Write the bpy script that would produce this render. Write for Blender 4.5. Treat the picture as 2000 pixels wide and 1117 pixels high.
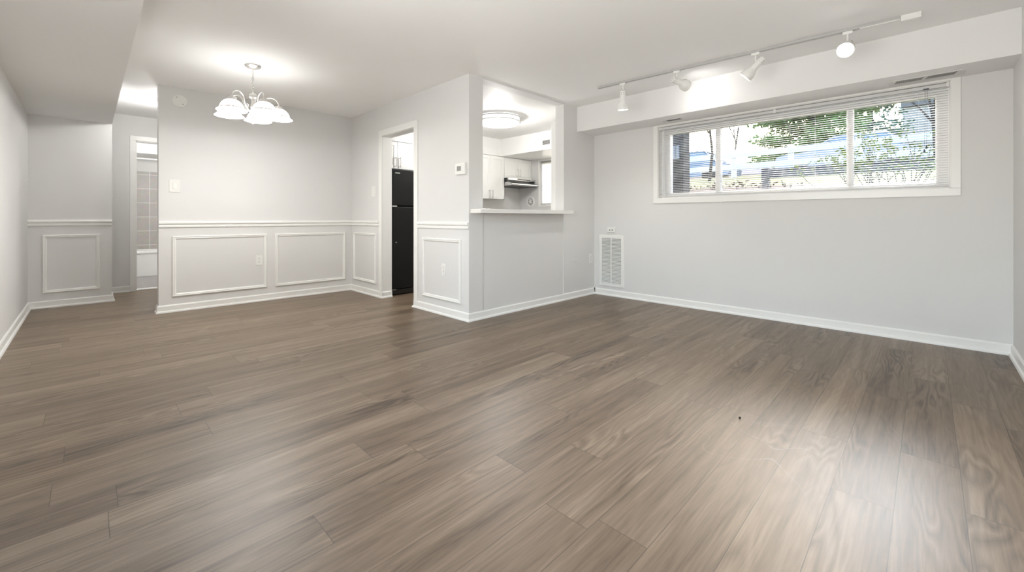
import bpy, bmesh, math, random
from mathutils import Vector, Matrix
random.seed(7)
for o in list(bpy.data.objects):
    bpy.data.objects.remove(o, do_unlink=True)
SC = bpy.context.scene
COL = SC.collection
# ------------------------------------------------------------------ camera
F_PX, HORIZON, YAW, EYE = 820.61, 425.81, 44.7233, 1.0178
cam_d = bpy.data.cameras.new('camera'); cam = bpy.data.objects.new('camera', cam_d); COL.objects.link(cam)
cam.location = (0, 0, EYE); cam.rotation_euler = (math.radians(90), 0, math.radians(YAW - 90))
cam_d.sensor_width = 36.0; cam_d.lens = F_PX / 2000 * 36.0
cam_d.shift_y = -(558.5 - HORIZON) / 2000; cam_d.clip_start = 0.02; cam_d.clip_end = 300
SC.camera = cam
# ------------------------------------------------------------------ world, sun, exposure
SC.view_settings.view_transform = 'Standard'; SC.view_settings.look = 'None'
SC.view_settings.exposure = 0.66; SC.view_settings.gamma = 1.0
try: SC.view_settings.use_curve_mapping = False
except Exception: pass
W = bpy.data.worlds.new('sky'); SC.world = W; W.use_nodes = True
wn, wl = W.node_tree.nodes, W.node_tree.links
sky = wn.new('ShaderNodeTexSky'); sky.sky_type = 'NISHITA'; sky.sun_disc = False
sky.sun_elevation = math.radians(28); sky.sun_rotation = math.radians(81); sky.air_density = 1.0; sky.dust_density = 3.0
bgn = wn['Background']; wl.new(sky.outputs[0], bgn.inputs[0]); bgn.inputs[1].default_value = 0.75
sun_d = bpy.data.lights.new('sun', 'SUN'); sun_d.energy = 1.9; sun_d.angle = math.radians(13); sun_d.color = (.55, .77, 1.0)   # a hazy, soft sun low over the lawn
sun = bpy.data.objects.new('sun', sun_d); COL.objects.link(sun)
sun.rotation_euler = Vector((-1.0, -.04, -.56)).to_track_quat('-Z', 'Y').to_euler()
try:
    SC.cycles.use_denoising = True
    SC.cycles.max_bounces = 14; SC.cycles.diffuse_bounces = 9; SC.cycles.glossy_bounces = 5
    SC.cycles.transparent_max_bounces = 24; SC.cycles.sample_clamp_indirect = 6.0; SC.cycles.caustics_reflective = False
    SC.cycles.caustics_refractive = False
except Exception: pass
# added fill light for even brightness, out of view beyond an invented glass door
fill_d = bpy.data.lights.new('added_fill_light', 'AREA'); fill_d.shape = 'RECTANGLE'; fill_d.size = 2.5; fill_d.size_y = 1.5
fill_d.energy = 84.0; fill_d.color = (1.0, .985, .96)
fill = bpy.data.objects.new('added_fill_light', fill_d); COL.objects.link(fill); fill.location = (-.80, 1.0, 1.25)
fill.rotation_euler = (math.radians(134), 0, math.radians(-90))
# lamp levels (watts), the last one a bathroom fill
P_CHAND, P_TRACK, P_KITCHEN, P_HALL, P_BATH = 12.0, 25.0, 31.0, 12.0, 30.0
WARM = (1.0, .985, .955); NEUTRAL = (1.0, .985, .96)

# ------------------------------------------------------------------ materials
def mat(name, col, rough=.5, metal=0.0, spec=.5, var=0.03, scale=8.0, bump=0.0, bscale=200.0, coat=0.0, emit=None, estr=0.0):
    m = bpy.data.materials.new(name); m.use_nodes = True
    n, l = m.node_tree.nodes, m.node_tree.links
    b = n['Principled BSDF']; b.inputs['Roughness'].default_value = rough; b.inputs['Metallic'].default_value = metal
    b.inputs['Specular IOR Level'].default_value = spec
    if coat: b.inputs['Coat Weight'].default_value = coat
    tc = n.new('ShaderNodeTexCoord'); nz = n.new('ShaderNodeTexNoise'); nz.inputs['Scale'].default_value = scale
    l.new(tc.outputs['Object'], nz.inputs['Vector'])
    mx = n.new('ShaderNodeMix'); mx.data_type = 'RGBA'
    mx.inputs[6].default_value = (*[c * (1 - var) for c in col], 1); mx.inputs[7].default_value = (*[min(1, c * (1 + var)) for c in col], 1)
    l.new(nz.outputs[0], mx.inputs[0]); l.new(mx.outputs[2], b.inputs['Base Color'])
    if bump:
        bz = n.new('ShaderNodeTexNoise'); bz.inputs['Scale'].default_value = bscale; bz.inputs['Detail'].default_value = 3
        l.new(tc.outputs['Object'], bz.inputs['Vector'])
        bp = n.new('ShaderNodeBump'); bp.inputs['Strength'].default_value = bump; bp.inputs['Distance'].default_value = .002
        l.new(bz.outputs[0], bp.inputs['Height']); l.new(bp.outputs[0], b.inputs['Normal'])
    if emit:
        b.inputs['Emission Color'].default_value = (*emit, 1); b.inputs['Emission Strength'].default_value = estr
    return m
M = {}
M['wall'] = mat('wall_paint', (.730, .728, .719), .62, spec=.3, var=.012, scale=3, bump=.10, bscale=260)
M['ceiling'] = mat('ceiling_paint', (.905, .905, .90), .75, spec=.25, var=.012, scale=3, bump=.12, bscale=180)
M['ksoffit'] = mat('kitchen_soffit_gloss', (.80, .795, .78), .3, spec=.6, var=.01, scale=3)
M['bulkhead'] = mat('bulkhead_paint', (.83, .83, .823), .7, spec=.25, var=.012, scale=3, bump=.12, bscale=180)
M['kceiling'] = mat('kitchen_ceiling_gloss', (.80, .795, .78), .6, spec=.5, var=.01, scale=3, bump=.35, bscale=5)
M['trim'] = mat('trim_gloss_white', (.86, .86, .84), .32, spec=.5, var=.01)
M['white'] = mat('white_plastic', (.84, .84, .82), .38, var=.01)
M['switch'] = mat('switch_plastic', (.80, .80, .775), .35, var=.01)
M['blind'] = mat('blind_vinyl', (.68, .68, .68), .45, var=.01)
M['vinyl'] = mat('window_vinyl', (.88, .88, .88), .35, var=.01)
M['cab'] = mat('cabinet_white', (.86, .86, .84), .35, var=.01)
M['nickel'] = mat('brushed_nickel', (.70, .69, .67), .28, metal=1.0, var=.06, scale=60)
M['lampmetal'] = mat('satin_nickel', (.80, .79, .77), .25, metal=.85, var=.04, scale=40)
M['brass'] = mat('brass_line', (.26, .19, .12), .45, metal=.3)
M['steel'] = mat('stainless_steel', (.55, .55, .54), .30, metal=1.0, var=.05, scale=30)
M['black'] = mat('black_plastic', (.012, .012, .012), .35, var=.1)
M['dark'] = mat('dark_void', (.03, .03, .03), .8, var=.2)
M['fridge'] = mat('black_textured_enamel', (.007, .007, .0065), .34, spec=.28, var=.1, bump=.6, bscale=220)
M['counter'] = mat('pale_laminate', (.80, .79, .765), .25, var=.03, scale=90)
M['grey'] = mat('grey_screen', (.34, .34, .32), .3)
M['lcd'] = mat('dark_grey_segments', (.22, .22, .21), .35)
M['screw'] = mat('dull_screw', (.42, .42, .40), .4, metal=.6)
M['trackgrey'] = mat('track_enamel', (.50, .50, .49), .4, var=.01)
M['enamel'] = mat('tub_enamel', (.84, .84, .83), .2, var=.01)
M['ventdark'] = mat('vent_shadow_slot', (.16, .155, .15), .7, var=.1)
M['cord'] = mat('blind_cord', (.74, .74, .72), .7)
M['tassel'] = mat('dark_tassel', (.10, .11, .13), .5)
M['crumb'] = mat('black_crumb', (.01, .01, .01), .7)
M['fan_grey'] = mat('fan_grey', (.36, .35, .34), .5)

def glow(name, col, strength, base=(.9, .9, .88)):
    m = mat(name, base, .4, emit=col, estr=strength); return m
M['bulb'] = glow('lit_bulb', WARM, 9.0)
M['spot'] = glow('lit_reflector_bulb', NEUTRAL, 10.0)
M['diffuser'] = glow('lit_acrylic_diffuser', NEUTRAL, 2.0)
M['shade'] = glow('lit_frosted_glass', WARM, 3.5)
M['hallglow'] = glow('lit_hall_glass', WARM, 2.2)

def glass_mat():
    m = bpy.data.materials.new('clear_pane'); m.use_nodes = True
    n, l = m.node_tree.nodes, m.node_tree.links
    n.remove(n['Principled BSDF'])
    t = n.new('ShaderNodeBsdfTransparent'); t.inputs[0].default_value = (.96, .96, .955, 1)
    g = n.new('ShaderNodeBsdfGlossy'); g.inputs['Roughness'].default_value = .02
    fr = n.new('ShaderNodeFresnel'); fr.inputs[0].default_value = 1.35
    mx = n.new('ShaderNodeMixShader'); l.new(fr.outputs[0], mx.inputs[0]); l.new(t.outputs[0], mx.inputs[1]); l.new(g.outputs[0], mx.inputs[2])
    l.new(mx.outputs[0], n['Material Output'].inputs[0]); return m
M['glass'] = glass_mat()

def math_node(n, l, op, a, b=None, c=None):
    x = n.new('ShaderNodeMath'); x.operation = op
    for i, v in enumerate((a, b, c)):
        if v is None: continue
        if isinstance(v, (int, float)): x.inputs[i].default_value = v
        else: l.new(v, x.inputs[i])
    return x.outputs[0]
def floor_mat():
    m = bpy.data.materials.new('plank_floor'); m.use_nodes = True
    n, l = m.node_tree.nodes, m.node_tree.links
    b = n['Principled BSDF']; mn = lambda *a: math_node(n, l, *a)
    tc = n.new('ShaderNodeTexCoord'); sp = n.new('ShaderNodeSeparateXYZ'); l.new(tc.outputs['Object'], sp.inputs[0])
    X, Y = sp.outputs[0], sp.outputs[1]
    v = mn('DIVIDE', mn('SUBTRACT', Y, .085), .1765)
    row = mn('FLOOR', v); fv = mn('FRACT', v)
    wn_ = n.new('ShaderNodeTexWhiteNoise'); wn_.noise_dimensions = '1D'; l.new(mn('ADD', row, 37.3), wn_.inputs['W'])
    u = mn('DIVIDE', mn('ADD', X, mn('MULTIPLY', wn_.outputs[0], 1.22)), 1.22)
    colm = mn('FLOOR', u); fu = mn('FRACT', u)
    cv = n.new('ShaderNodeCombineXYZ'); l.new(colm, cv.inputs[0]); l.new(row, cv.inputs[1])
    pid = n.new('ShaderNodeTexWhiteNoise'); pid.noise_dimensions = '3D'; l.new(cv.outputs[0], pid.inputs['Vector'])
    ps = n.new('ShaderNodeSeparateColor'); l.new(pid.outputs['Color'], ps.inputs[0])
    # plank-local grain coordinates
    def coords(sx, sy, k):
        c = n.new('ShaderNodeCombineXYZ')
        l.new(mn('ADD', mn('MULTIPLY', X, sx), mn('MULTIPLY', ps.outputs[0], 31.0 * k)), c.inputs[0])
        l.new(mn('ADD', mn('MULTIPLY', Y, sy), mn('MULTIPLY', ps.outputs[1], 17.0 * k)), c.inputs[1])
        l.new(mn('MULTIPLY', ps.outputs[2], 9.0), c.inputs[2])
        return c.outputs[0]
    def noise(vec, scale, det, rough=.55, dist=0.0):
        z = n.new('ShaderNodeTexNoise'); z.inputs['Scale'].default_value = scale; z.inputs['Detail'].default_value = det
        z.inputs['Roughness'].default_value = rough; z.inputs['Distortion'].default_value = dist
        l.new(vec, z.inputs['Vector']); return z.outputs[0]
    fine = noise(coords(2.6, 60, 1), 1.6, 5, .65, .3)
    broad = noise(coords(.55, 10, 2), 1.3, 3, .55, .9)
    # cathedral grain: rings of a stretched noise field
    field = noise(coords(1.1, 7.5, 3), 1.0, 2, .45, .25)
    rings = mn('ABSOLUTE', mn('SUBTRACT', mn('FRACT', mn('MULTIPLY', field, 13.0)), .5))
    ringm = mn('MULTIPLY', mn('SMOOTH_MIN', mn('MULTIPLY', rings, 2.0), 1.0, .2), 1.0)
    kn = noise(coords(1.3, 4.0, 4), 1.0, 1, .4, 0.0)      # where a plank shows knots and cathedral figure
    kmask = mn('MINIMUM', mn('MAXIMUM', mn('MULTIPLY', mn('SUBTRACT', kn, .52), 7.0), 0.0), 1.0)
    figure = mn('MULTIPLY', mn('SUBTRACT', ringm, .5), mn('MULTIPLY_ADD', kmask, .17, .05))
    t = mn('ADD', mn('ADD', mn('MULTIPLY', fine, .42), .04), mn('ADD', mn('MULTIPLY', broad, .50), figure))
    t = mn('ADD', t, mn('MULTIPLY', mn('SUBTRACT', ps.outputs[2], .5), .13))
    cr = n.new('ShaderNodeValToRGB'); l.new(t, cr.inputs[0])
    e = cr.color_ramp.elements
    e[0].position = .31; e[0].color = (.078, .053, .036, 1); e[1].position = .71; e[1].color = (.290, .221, .158, 1)
    k = e.new(.42); k.color = (.142, .101, .067, 1); k = e.new(.56); k.color = (.204, .150, .104, 1)
    # seams between the planks
    d_side = mn('MULTIPLY', mn('MINIMUM', fv, mn('SUBTRACT', 1.0, fv)), .1765)
    d_end = mn('MULTIPLY', mn('MINIMUM', fu, mn('SUBTRACT', 1.0, fu)), 1.22)
    dist = mn('MINIMUM', d_side, d_end)
    seam = mn('LESS_THAN', dist, .0013)
    mx = n.new('ShaderNodeMix'); mx.data_type = 'RGBA'; l.new(mn('MULTIPLY', seam, .62), mx.inputs[0])
    l.new(cr.outputs[0], mx.inputs[6]); mx.inputs[7].default_value = (.045, .034, .026, 1)
    # pale scuffs in one worn spot
    gx, gy = mn('SUBTRACT', X, 2.08), mn('SUBTRACT', Y, .50)
    rr = mn('SQRT', mn('ADD', mn('MULTIPLY', gx, gx), mn('MULTIPLY', gy, gy)))
    near = mn('MAXIMUM', mn('SUBTRACT', 1.0, mn('MULTIPLY', rr, 2.4)), 0.0)
    sn = n.new('ShaderNodeTexNoise'); sn.inputs['Scale'].default_value = 2.6; sn.inputs['Detail'].default_value = 1; l.new(tc.outputs['Object'], sn.inputs['Vector'])
    line = mn('LESS_THAN', mn('ABSOLUTE', mn('SUBTRACT', sn.outputs[0], .52)), .003)
    mx2 = n.new('ShaderNodeMix'); mx2.data_type = 'RGBA'; l.new(mn('MULTIPLY', mn('MULTIPLY', line, near), .2), mx2.inputs[0])
    l.new(mx.outputs[2], mx2.inputs[6]); mx2.inputs[7].default_value = (.5, .47, .43, 1)
    l.new(mx2.outputs[2], b.inputs['Base Color'])
    rg = mn('ADD', .36, mn('MULTIPLY', fine, .10)); l.new(rg, b.inputs['Roughness'])
    b.inputs['Specular IOR Level'].default_value = .5
    hgt = mn('SUBTRACT', mn('MULTIPLY', fine, .25), mn('MULTIPLY', mn('LESS_THAN', dist, .002), 1.0))
    bp = n.new('ShaderNodeBump'); bp.inputs['Strength'].default_value = .22; bp.inputs['Distance'].default_value = .0012
    l.new(hgt, bp.inputs['Height']); l.new(bp.outputs[0], b.inputs['Normal'])
    return m
M['floor'] = floor_mat()
def grid_mat(name, c1, c2, mortar, bw, bh, ms, axis='XZ', offset=0.0, rough=.4, off=(0, 0)):
    m = bpy.data.materials.new(name); m.use_nodes = True
    n, l = m.node_tree.nodes, m.node_tree.links
    b = n['Principled BSDF']; b.inputs['Roughness'].default_value = rough
    tc = n.new('ShaderNodeTexCoord'); sp = n.new('ShaderNodeSeparateXYZ'); cb = n.new('ShaderNodeCombineXYZ')
    l.new(tc.outputs['Object'], sp.inputs[0])
    for i, a in enumerate(axis):
        l.new(math_node(n, l, 'ADD', sp.outputs['XYZ'.index(a)], off[i]), cb.inputs[i])
    br = n.new('ShaderNodeTexBrick'); l.new(cb.outputs[0], br.inputs['Vector'])
    br.offset = offset; br.inputs['Scale'].default_value = 1.0
    br.inputs['Brick Width'].default_value = bw; br.inputs['Row Height'].default_value = bh; br.inputs['Mortar Size'].default_value = ms
    br.inputs['Color1'].default_value = (*c1, 1); br.inputs['Color2'].default_value = (*c2, 1); br.inputs['Mortar'].default_value = (*mortar, 1)
    nz = n.new('ShaderNodeTexNoise'); nz.inputs['Scale'].default_value = 14; l.new(tc.outputs['Object'], nz.inputs['Vector'])
    mx = n.new('ShaderNodeMix'); mx.data_type = 'RGBA'; mx.blend_type = 'MULTIPLY'; mx.inputs[0].default_value = .25
    l.new(br.outputs[0], mx.inputs[6]); l.new(nz.outputs['Color'], mx.inputs[7]); l.new(mx.outputs[2], b.inputs['Base Color'])
    return m
M['bathtile'] = grid_mat('bath_wall_tile', (.47, .445, .425), (.42, .40, .38), (.74, .73, .70), .262, .262, .0045, off=(.23, .008))
M['bathfloor'] = grid_mat('bath_floor_tile', (.33, .31, .30), (.28, .265, .26), (.40, .39, .38), .30, .10, .004, axis='XY')
M['brick'] = grid_mat('dark_brick', (.06, .056, .056), (.042, .04, .042), (.12, .12, .125), .215, .075, .009, axis='YZ', offset=.5, rough=.9)
M['grass'] = mat('sunlit_grass', (.17, .175, .07), .95, var=.45, scale=3.0)
M['leaf'] = mat('shrub_leaf', (.13, .19, .04), .6, var=.5, scale=6)
M['conifer'] = mat('conifer_needles', (.17, .27, .07), .8, var=.6, scale=3)
M['conifer2'] = mat('blue_green_leaves', (.11, .19, .13), .8, var=.6, scale=3)
M['bark'] = mat('bark', (.055, .043, .037), .9, var=.3, scale=12)
M['barkdark'] = mat('twig_bark', (.09, .08, .08), .9, var=.3, scale=20)
M['timber'] = mat('grey_painted_timber', (.075, .085, .105), .7, var=.15, scale=12)
M['fence'] = mat('white_fence_paint', (.75, .75, .75), .6)
M['carblue'] = mat('pale_blue_car_paint', (.10, .18, .30), .25, coat=.5)
M['carwhite'] = mat('white_car_paint', (.40, .42, .45), .25, coat=.5)
M['carglass'] = mat('car_glass', (.10, .20, .32), .08, spec=.8)
M['tyre'] = mat('tyre_rubber', (.02, .02, .02), .8)
M['siding'] = mat('grey_siding', (.17, .165, .17), .8, var=.06)
M['palewall'] = mat('pale_rendered_wall', (.42, .40, .37), .8, var=.05)
M['roofing'] = mat('roof_shingle', (.22, .21, .22), .9, var=.2)
M['asphalt'] = mat('asphalt', (.10, .10, .105), .9, var=.15)
M['mulch'] = mat('leaf_mulch', (.09, .06, .04), .95, var=.5, scale=20)
M['bluevent'] = mat('dark_blue_vent', (.02, .03, .05), .6)
M['ventbar'] = mat('pale_vent_bar', (.62, .66, .72), .5)

# ------------------------------------------------------------------ mesh helpers
ORG = {}
def tag(o, label=None, cat=None, group=None, kind=None):
    if label: o['label'] = label
    if cat: o['category'] = cat
    if group: o['group'] = group
    if kind: o['kind'] = kind
    return o
def empty(name, loc, label=None, cat=None, group=None, kind=None, rot=None):
    o = bpy.data.objects.new(name, None); COL.objects.link(o); o.location = loc; o.empty_display_size = .05
    ORG[o.name] = Vector(loc)
    if rot is not None:
        o.rotation_mode = 'QUATERNION'; o.rotation_quaternion = rot; ORG[o.name] = Vector((0, 0, 0))
    return tag(o, label, cat, group, kind)
class MB:
    def __init__(s): s.b = bmesh.new()
    def box(s, x0, x1, y0, y1, z0, z1, bev=0.0):
        x0, x1 = sorted((x0, x1)); y0, y1 = sorted((y0, y1)); z0, z1 = sorted((z0, z1))
        r = bmesh.ops.create_cube(s.b, size=1.0)
        for v in r['verts']:
            v.co = Vector(((x0 + x1) / 2 + v.co.x * (x1 - x0), (y0 + y1) / 2 + v.co.y * (y1 - y0), (z0 + z1) / 2 + v.co.z * (z1 - z0)))
        if bev:
            bev = min(bev, .45 * min(x1 - x0, y1 - y0, z1 - z0))
            es = list({e for v in r['verts'] for e in v.link_edges})
            bmesh.ops.bevel(s.b, geom=es, offset=bev, segments=2, affect='EDGES', profile=.6)
        return s
    def obox(s, c, ax, ay, az, hx, hy, hz, bev=0.0):
        m = Matrix((ax, ay, az)).transposed()
        r = bmesh.ops.create_cube(s.b, size=2.0)
        for v in r['verts']: v.co = Vector(c) + m @ Vector((v.co.x * hx, v.co.y * hy, v.co.z * hz))
        if bev:
            es = list({e for v in r['verts'] for e in v.link_edges})
            bmesh.ops.bevel(s.b, geom=es, offset=bev, segments=2, affect='EDGES', profile=.6)
        return s
    def tube(s, pts, r, seg=8, closed=False, cap=True):
        pts = [Vector(p) for p in pts]; n = len(pts); rings = []
        rad = r if isinstance(r, (list, tuple)) else [r] * n
        prev = None
        for i, p in enumerate(pts):
            if closed: t = (pts[(i + 1) % n] - pts[i - 1])
            else: t = pts[min(i + 1, n - 1)] - pts[max(i - 1, 0)]
            t.normalize()
            if prev is None:
                a = t.orthogonal().normalized()
            else:
                a = prev - t * prev.dot(t)
                a = a.normalized() if a.length > 1e-6 else t.orthogonal().normalized()
            prev = a; bb = t.cross(a)
            rings.append([s.b.verts.new(p + (a * math.cos(2 * math.pi * k / seg) + bb * math.sin(2 * math.pi * k / seg)) * rad[i]) for k in range(seg)])
        for i in range(n if closed else n - 1):
            A, B = rings[i], rings[(i + 1) % n]
            for k in range(seg): s.b.faces.new((A[k], A[(k + 1) % seg], B[(k + 1) % seg], B[k]))
        if cap and not closed:
            s.b.faces.new(rings[0][::-1]); s.b.faces.new(rings[-1])
        return s
    def lathe(s, prof, c=(0, 0, 0), axis=(0, 0, 1), seg=32, scale=(1, 1)):
        ax = Vector(axis).normalized(); u = ax.orthogonal().normalized() if abs(ax.z) < .999 else Vector((1, 0, 0)); w = ax.cross(u)
        c = Vector(c); rings = []
        for r, hgt in prof:
            if r < 1e-6: rings.append([s.b.verts.new(c + ax * hgt)])
            else: rings.append([s.b.verts.new(c + ax * hgt + (u * math.cos(2 * math.pi * k / seg) * scale[0] + w * math.sin(2 * math.pi * k / seg) * scale[1]) * r) for k in range(seg)])
        for A, B in zip(rings, rings[1:]):
            for k in range(seg):
                k2 = (k + 1) % seg
                if len(A) == 1 and len(B) == 1: break
                if len(A) == 1: s.b.faces.new((A[0], B[k2], B[k]))
                elif len(B) == 1: s.b.faces.new((A[k], A[k2], B[0]))
                else: s.b.faces.new((A[k], A[k2], B[k2], B[k]))
        return s
    def prism(s, poly, axis, a0, a1):
        """poly: list of 2-D points; axis 0/1/2 is the extrude axis, the other two in order hold the points"""
        def P(p, a):
            q = list(p); q.insert(axis, a); return Vector(q)
        A = [s.b.verts.new(P(p, a0)) for p in poly]; B = [s.b.verts.new(P(p, a1)) for p in poly]
        s.b.faces.new(A[::-1]); s.b.faces.new(B)
        for i in range(len(poly)): s.b.faces.new((A[i], A[(i + 1) % len(poly)], B[(i + 1) % len(poly)], B[i]))
        return s
    def quad(s, *p): s.b.faces.new([s.b.verts.new(Vector(q)) for q in p]); return s
    def build(s, name, m, parent=None, smooth=False, auto=35):
        bmesh.ops.recalc_face_normals(s.b, faces=s.b.faces)
        me = bpy.data.meshes.new(name)
        off = Vector((0, 0, 0))
        if parent is not None: off = ORG.get(parent.name, Vector((0, 0, 0)))
        for v in s.b.verts: v.co -= off
        if smooth:
            for f in s.b.faces: f.smooth = True
            lim = math.radians(auto)
            for e in s.b.edges:
                if len(e.link_faces) == 2 and e.calc_face_angle(0) > lim: e.smooth = False
        s.b.to_mesh(me); s.b.free(); me.materials.append(m if not isinstance(m, str) else M[m])
        o = bpy.data.objects.new(name, me); COL.objects.link(o)
        if parent is not None: o.parent = parent; ORG[o.name] = off
        else: ORG[o.name] = Vector((0, 0, 0))
        return o
def struct(name, mb, m, parent=None):
    o = mb.build(name, m, parent)
    if parent is None: o['kind'] = 'structure'
    return o
def sweep(path, profile, names, m):
    """extrude an (out, z) profile along a floor path, one mitred mesh for every segment; 'out' is to the right of the direction"""
    P = [Vector(p) for p in path]; n = len(P)
    def nrm(i):
        d = (P[i + 1] - P[i]).normalized(); return Vector((d.y, -d.x))
    def off(i, o):
        if i == 0: return P[0] + nrm(0) * o
        if i == n - 1: return P[-1] + nrm(n - 2) * o
        a, b = nrm(i - 1), nrm(i); return P[i] + (a + b) / (1 + a.dot(b)) * o
    for i in range(n - 1):
        mb = MB(); A = []; B = []
        for o, z in profile:
            pa, pb = off(i, o), off(i + 1, o)
            A.append(mb.b.verts.new((pa.x, pa.y, z))); B.append(mb.b.verts.new((pb.x, pb.y, z)))
        k = len(profile)
        for j in range(k): mb.b.faces.new((A[j], A[(j + 1) % k], B[(j + 1) % k], B[j]))
        mb.b.faces.new(A[::-1]); mb.b.faces.new(B)
        struct(names[i], mb, m)
def frame(mb, axis, plane, out, a0, a1, z0, z1, prof):
    """mitred rectangular moulding on the wall plane; prof = (inset from the outer edge, thickness)"""
    a0, a1 = sorted((a0, a1)); rings = []
    for ins, th in prof:
        r = []
        for a, z in ((a0 + ins, z0 + ins), (a1 - ins, z0 + ins), (a1 - ins, z1 - ins), (a0 + ins, z1 - ins)):
            p = (plane + out * th, a, z) if axis == 'X' else (a, plane + out * th, z)
            r.append(mb.b.verts.new(p))
        rings.append(r)
    for A, B in zip(rings, rings[1:] + rings[:1]):
        for k in range(4): mb.b.faces.new((A[k], A[(k + 1) % 4], B[(k + 1) % 4], B[k]))
    return mb

# ------------------------------------------------------------------ the shell of the room
XL, YR, XW, XK, YB, YP, H = -.469, -.448, 4.819, 2.636, 5.82, 3.207, 2.44
SOF_X, SOF_Z, BH_X, BH_Z = 4.427, 2.1255, .209, 2.1696
YF, YH = 7.097, 7.85
DY0, DY1, DZ = 4.175, 4.93, 2.06            # kitchen doorway
WY0, WY1, WZ0, WZ1 = -.127, 2.302, 1.255, 2.108   # window opening
struct('floor', MB().box(XL - .12, 6.22, YR - .12, 7.86, -.12, 0), 'floor')
c = MB(); c.box(XL - .12, XK + .002, YR - .12, 7.97, H, H + .12); c.box(XK + .002, 5.02, YR - .12, YP, H, H + .12); c.box(XK + .002, 6.22, 5.94, 7.97, H, H + .12)
struct('ceiling', c, 'ceiling')
struct('ceiling_kitchen', MB().box(XK + .002, 6.22, YP, 5.94, H, H + .12), 'kceiling')
w = MB(); w.box(XL - .12, XL, YR - .12, -.28, 0, H); w.box(XL - .12, XL, 2.28, 7.97, 0, H); w.box(XL - .12, XL, -.28, 2.28, 2.06, H)
struct('wall_left', w, 'wall')
pd = empty('door_added', (XL - .06, 1.0, 0), kind='structure')  # unseen glass door, made up to let the fill light in
mb = MB(); frame(mb, 'X', XL - .09, 1, -.28, 2.28, 0, 2.06, [(0, 0), (0, .06), (.05, .06), (.05, 0)]); mb.box(XL - .09, XL - .04, 0.96, 1.04, .05, 2.01); mb.build('door_frame', 'vinyl', pd)
MB().box(XL - .066, XL - .062, -.23, 2.23, .05, 2.01).build('pane', 'glass', pd)
struct('wall_right', MB().box(XL, 5.02, YR - .12, YR, 0, H), 'wall')
w = MB()
w.box(XW, 5.02, YR, WY0, 0, H); w.box(XW, 5.02, WY1, 3.336, 0, H); w.box(XW, 5.02, WY0, WY1, 0, WZ0); w.box(XW, 5.02, WY0, WY1, WZ1, H)
struct('wall_window', w, 'wall')
struct('ceiling_soffit', MB().box(SOF_X, XW, YR, YP, SOF_Z, H), 'bulkhead')
struct('ceiling_bulkhead', MB().box(XL, BH_X, YR, YF, BH_Z, H), 'bulkhead')
struct('wall_entry', MB().box(XL, BH_X, YF, 7.97, 0, H), 'wall')
w = MB(); w.box(XK, 2.766, DY1, YB, 0, H); w.box(XK, 2.766, YP, DY0, 0, H); w.box(XK, 2.766, DY0, DY1, DZ, H)
struct('wall_kitchen', w, 'wall')
w = MB(); w.box(2.766, 2.818, YP, 3.336, 0, H); w.box(4.149, XW, YP, 3.336, 0, H); w.box(2.818, 4.149, YP, 3.336, H - .012, H)
struct('wall_passthrough', w, 'wall')
struct('wall_counter', MB().box(2.818, 4.149, YP + .010, 3.336, 0, 1.064), 'wall')
struct('wall_back', MB().box(.53, 6.22, YB, 5.94, 0, H), 'wall')
w = MB(); w.box(BH_X, .475, YH, 7.97, 0, H); w.box(1.24, 3.6, YH, 7.97, 0, H); w.box(.475, 1.24, YH, 7.97, 2.095, H)
struct('wall_hall', w, 'wall')
struct('wall_hall_end', MB().box(3.48, 3.6, 5.94, YH, 0, H), 'wall')
# kitchen shell
w = MB(); w.box(6.1, 6.22, 3.336, 4.35, 0, H); w.box(6.1, 6.22, 5.288, YB, 0, H); w.box(6.1, 6.22, 4.35, 5.288, 0, 1.27); w.box(6.1, 6.22, 4.35, 5.288, 2.105, H)
struct('wall_kitchen_outer', w, 'wall')
struct('wall_kitchen_side', MB().box(5.02, 6.22, 3.216, 3.336, 0, H), 'wall')
w = MB(); w.box(2.766, 5.26, 5.50, YB, 2.135, H); w.box(5.26, 6.1, 3.336, YB, 2.135, H)
struct('ceiling_kitchen_soffit', w, 'ksoffit')
struct('trim_1', MB().box(4.149, 4.80, 3.336, 3.41, 0, 2.24, .003), 'trim')
# bathroom shell
w = MB(); w.box(.28, .40, 7.97, 10.52, 0, H); w.box(2.0, 2.12, 7.97, 10.52, 0, H); w.box(.40, 2.0, 10.4, 10.52, 1.885, H)
struct('wall_bath', w, 'wall')
struct('wall_bath_tiled', MB().box(.40, 2.0, 10.385, 10.52, 0, 1.885), 'bathtile')
struct('ceiling_bath', MB().box(.28, 2.12, 7.97, 10.52, H, H + .12), 'wall')
struct('ceiling_bath_soffit', MB().box(.40, 2.0, 9.70, 10.385, 2.145, H), 'wall')
struct('floor_bath', MB().box(.28, 2.12, 7.86, 10.52, -.12, .001), 'bathfloor')

# baseboards, chair rails, panel mouldings, casings
BB = [(0, 0), (.026, 0), (.026, .008), (.022, .018), (.013, .022), (.013, .070), (.009, .078), (.004, .082), (0, .082)]
sweep([(XL, 2.30), (XL, YF), (BH_X, YF), (BH_X, YH), (.409, YH)], BB, ['baseboard_left', 'baseboard_entry', 'baseboard_entry_side', 'baseboard_hall'], 'trim')
sweep([(.53, 5.94), (.53, YB), (XK, YB), (XK, DY1), (2.766, DY1)], BB, ['baseboard_hall_end', 'baseboard_back', 'baseboard_doorway', 'baseboard_doorway_jamb'], 'trim')
sweep([(2.766, DY0), (XK, DY0), (XK, YP), (XW, YP), (XW, YR), (XL, YR)], BB, ['baseboard_kitchen_jamb', 'baseboard_kitchen', 'baseboard_passthrough', 'baseboard_window', 'baseboard_right'], 'trim')
CR = [(0, .914), (.008, .914), (.013, .919), (.014, .934), (.009, .941), (.007, .947), (.018, .951), (.024, .958), (.024, .972), (.018, .979), (.012, .984), (0, .984)]
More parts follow.
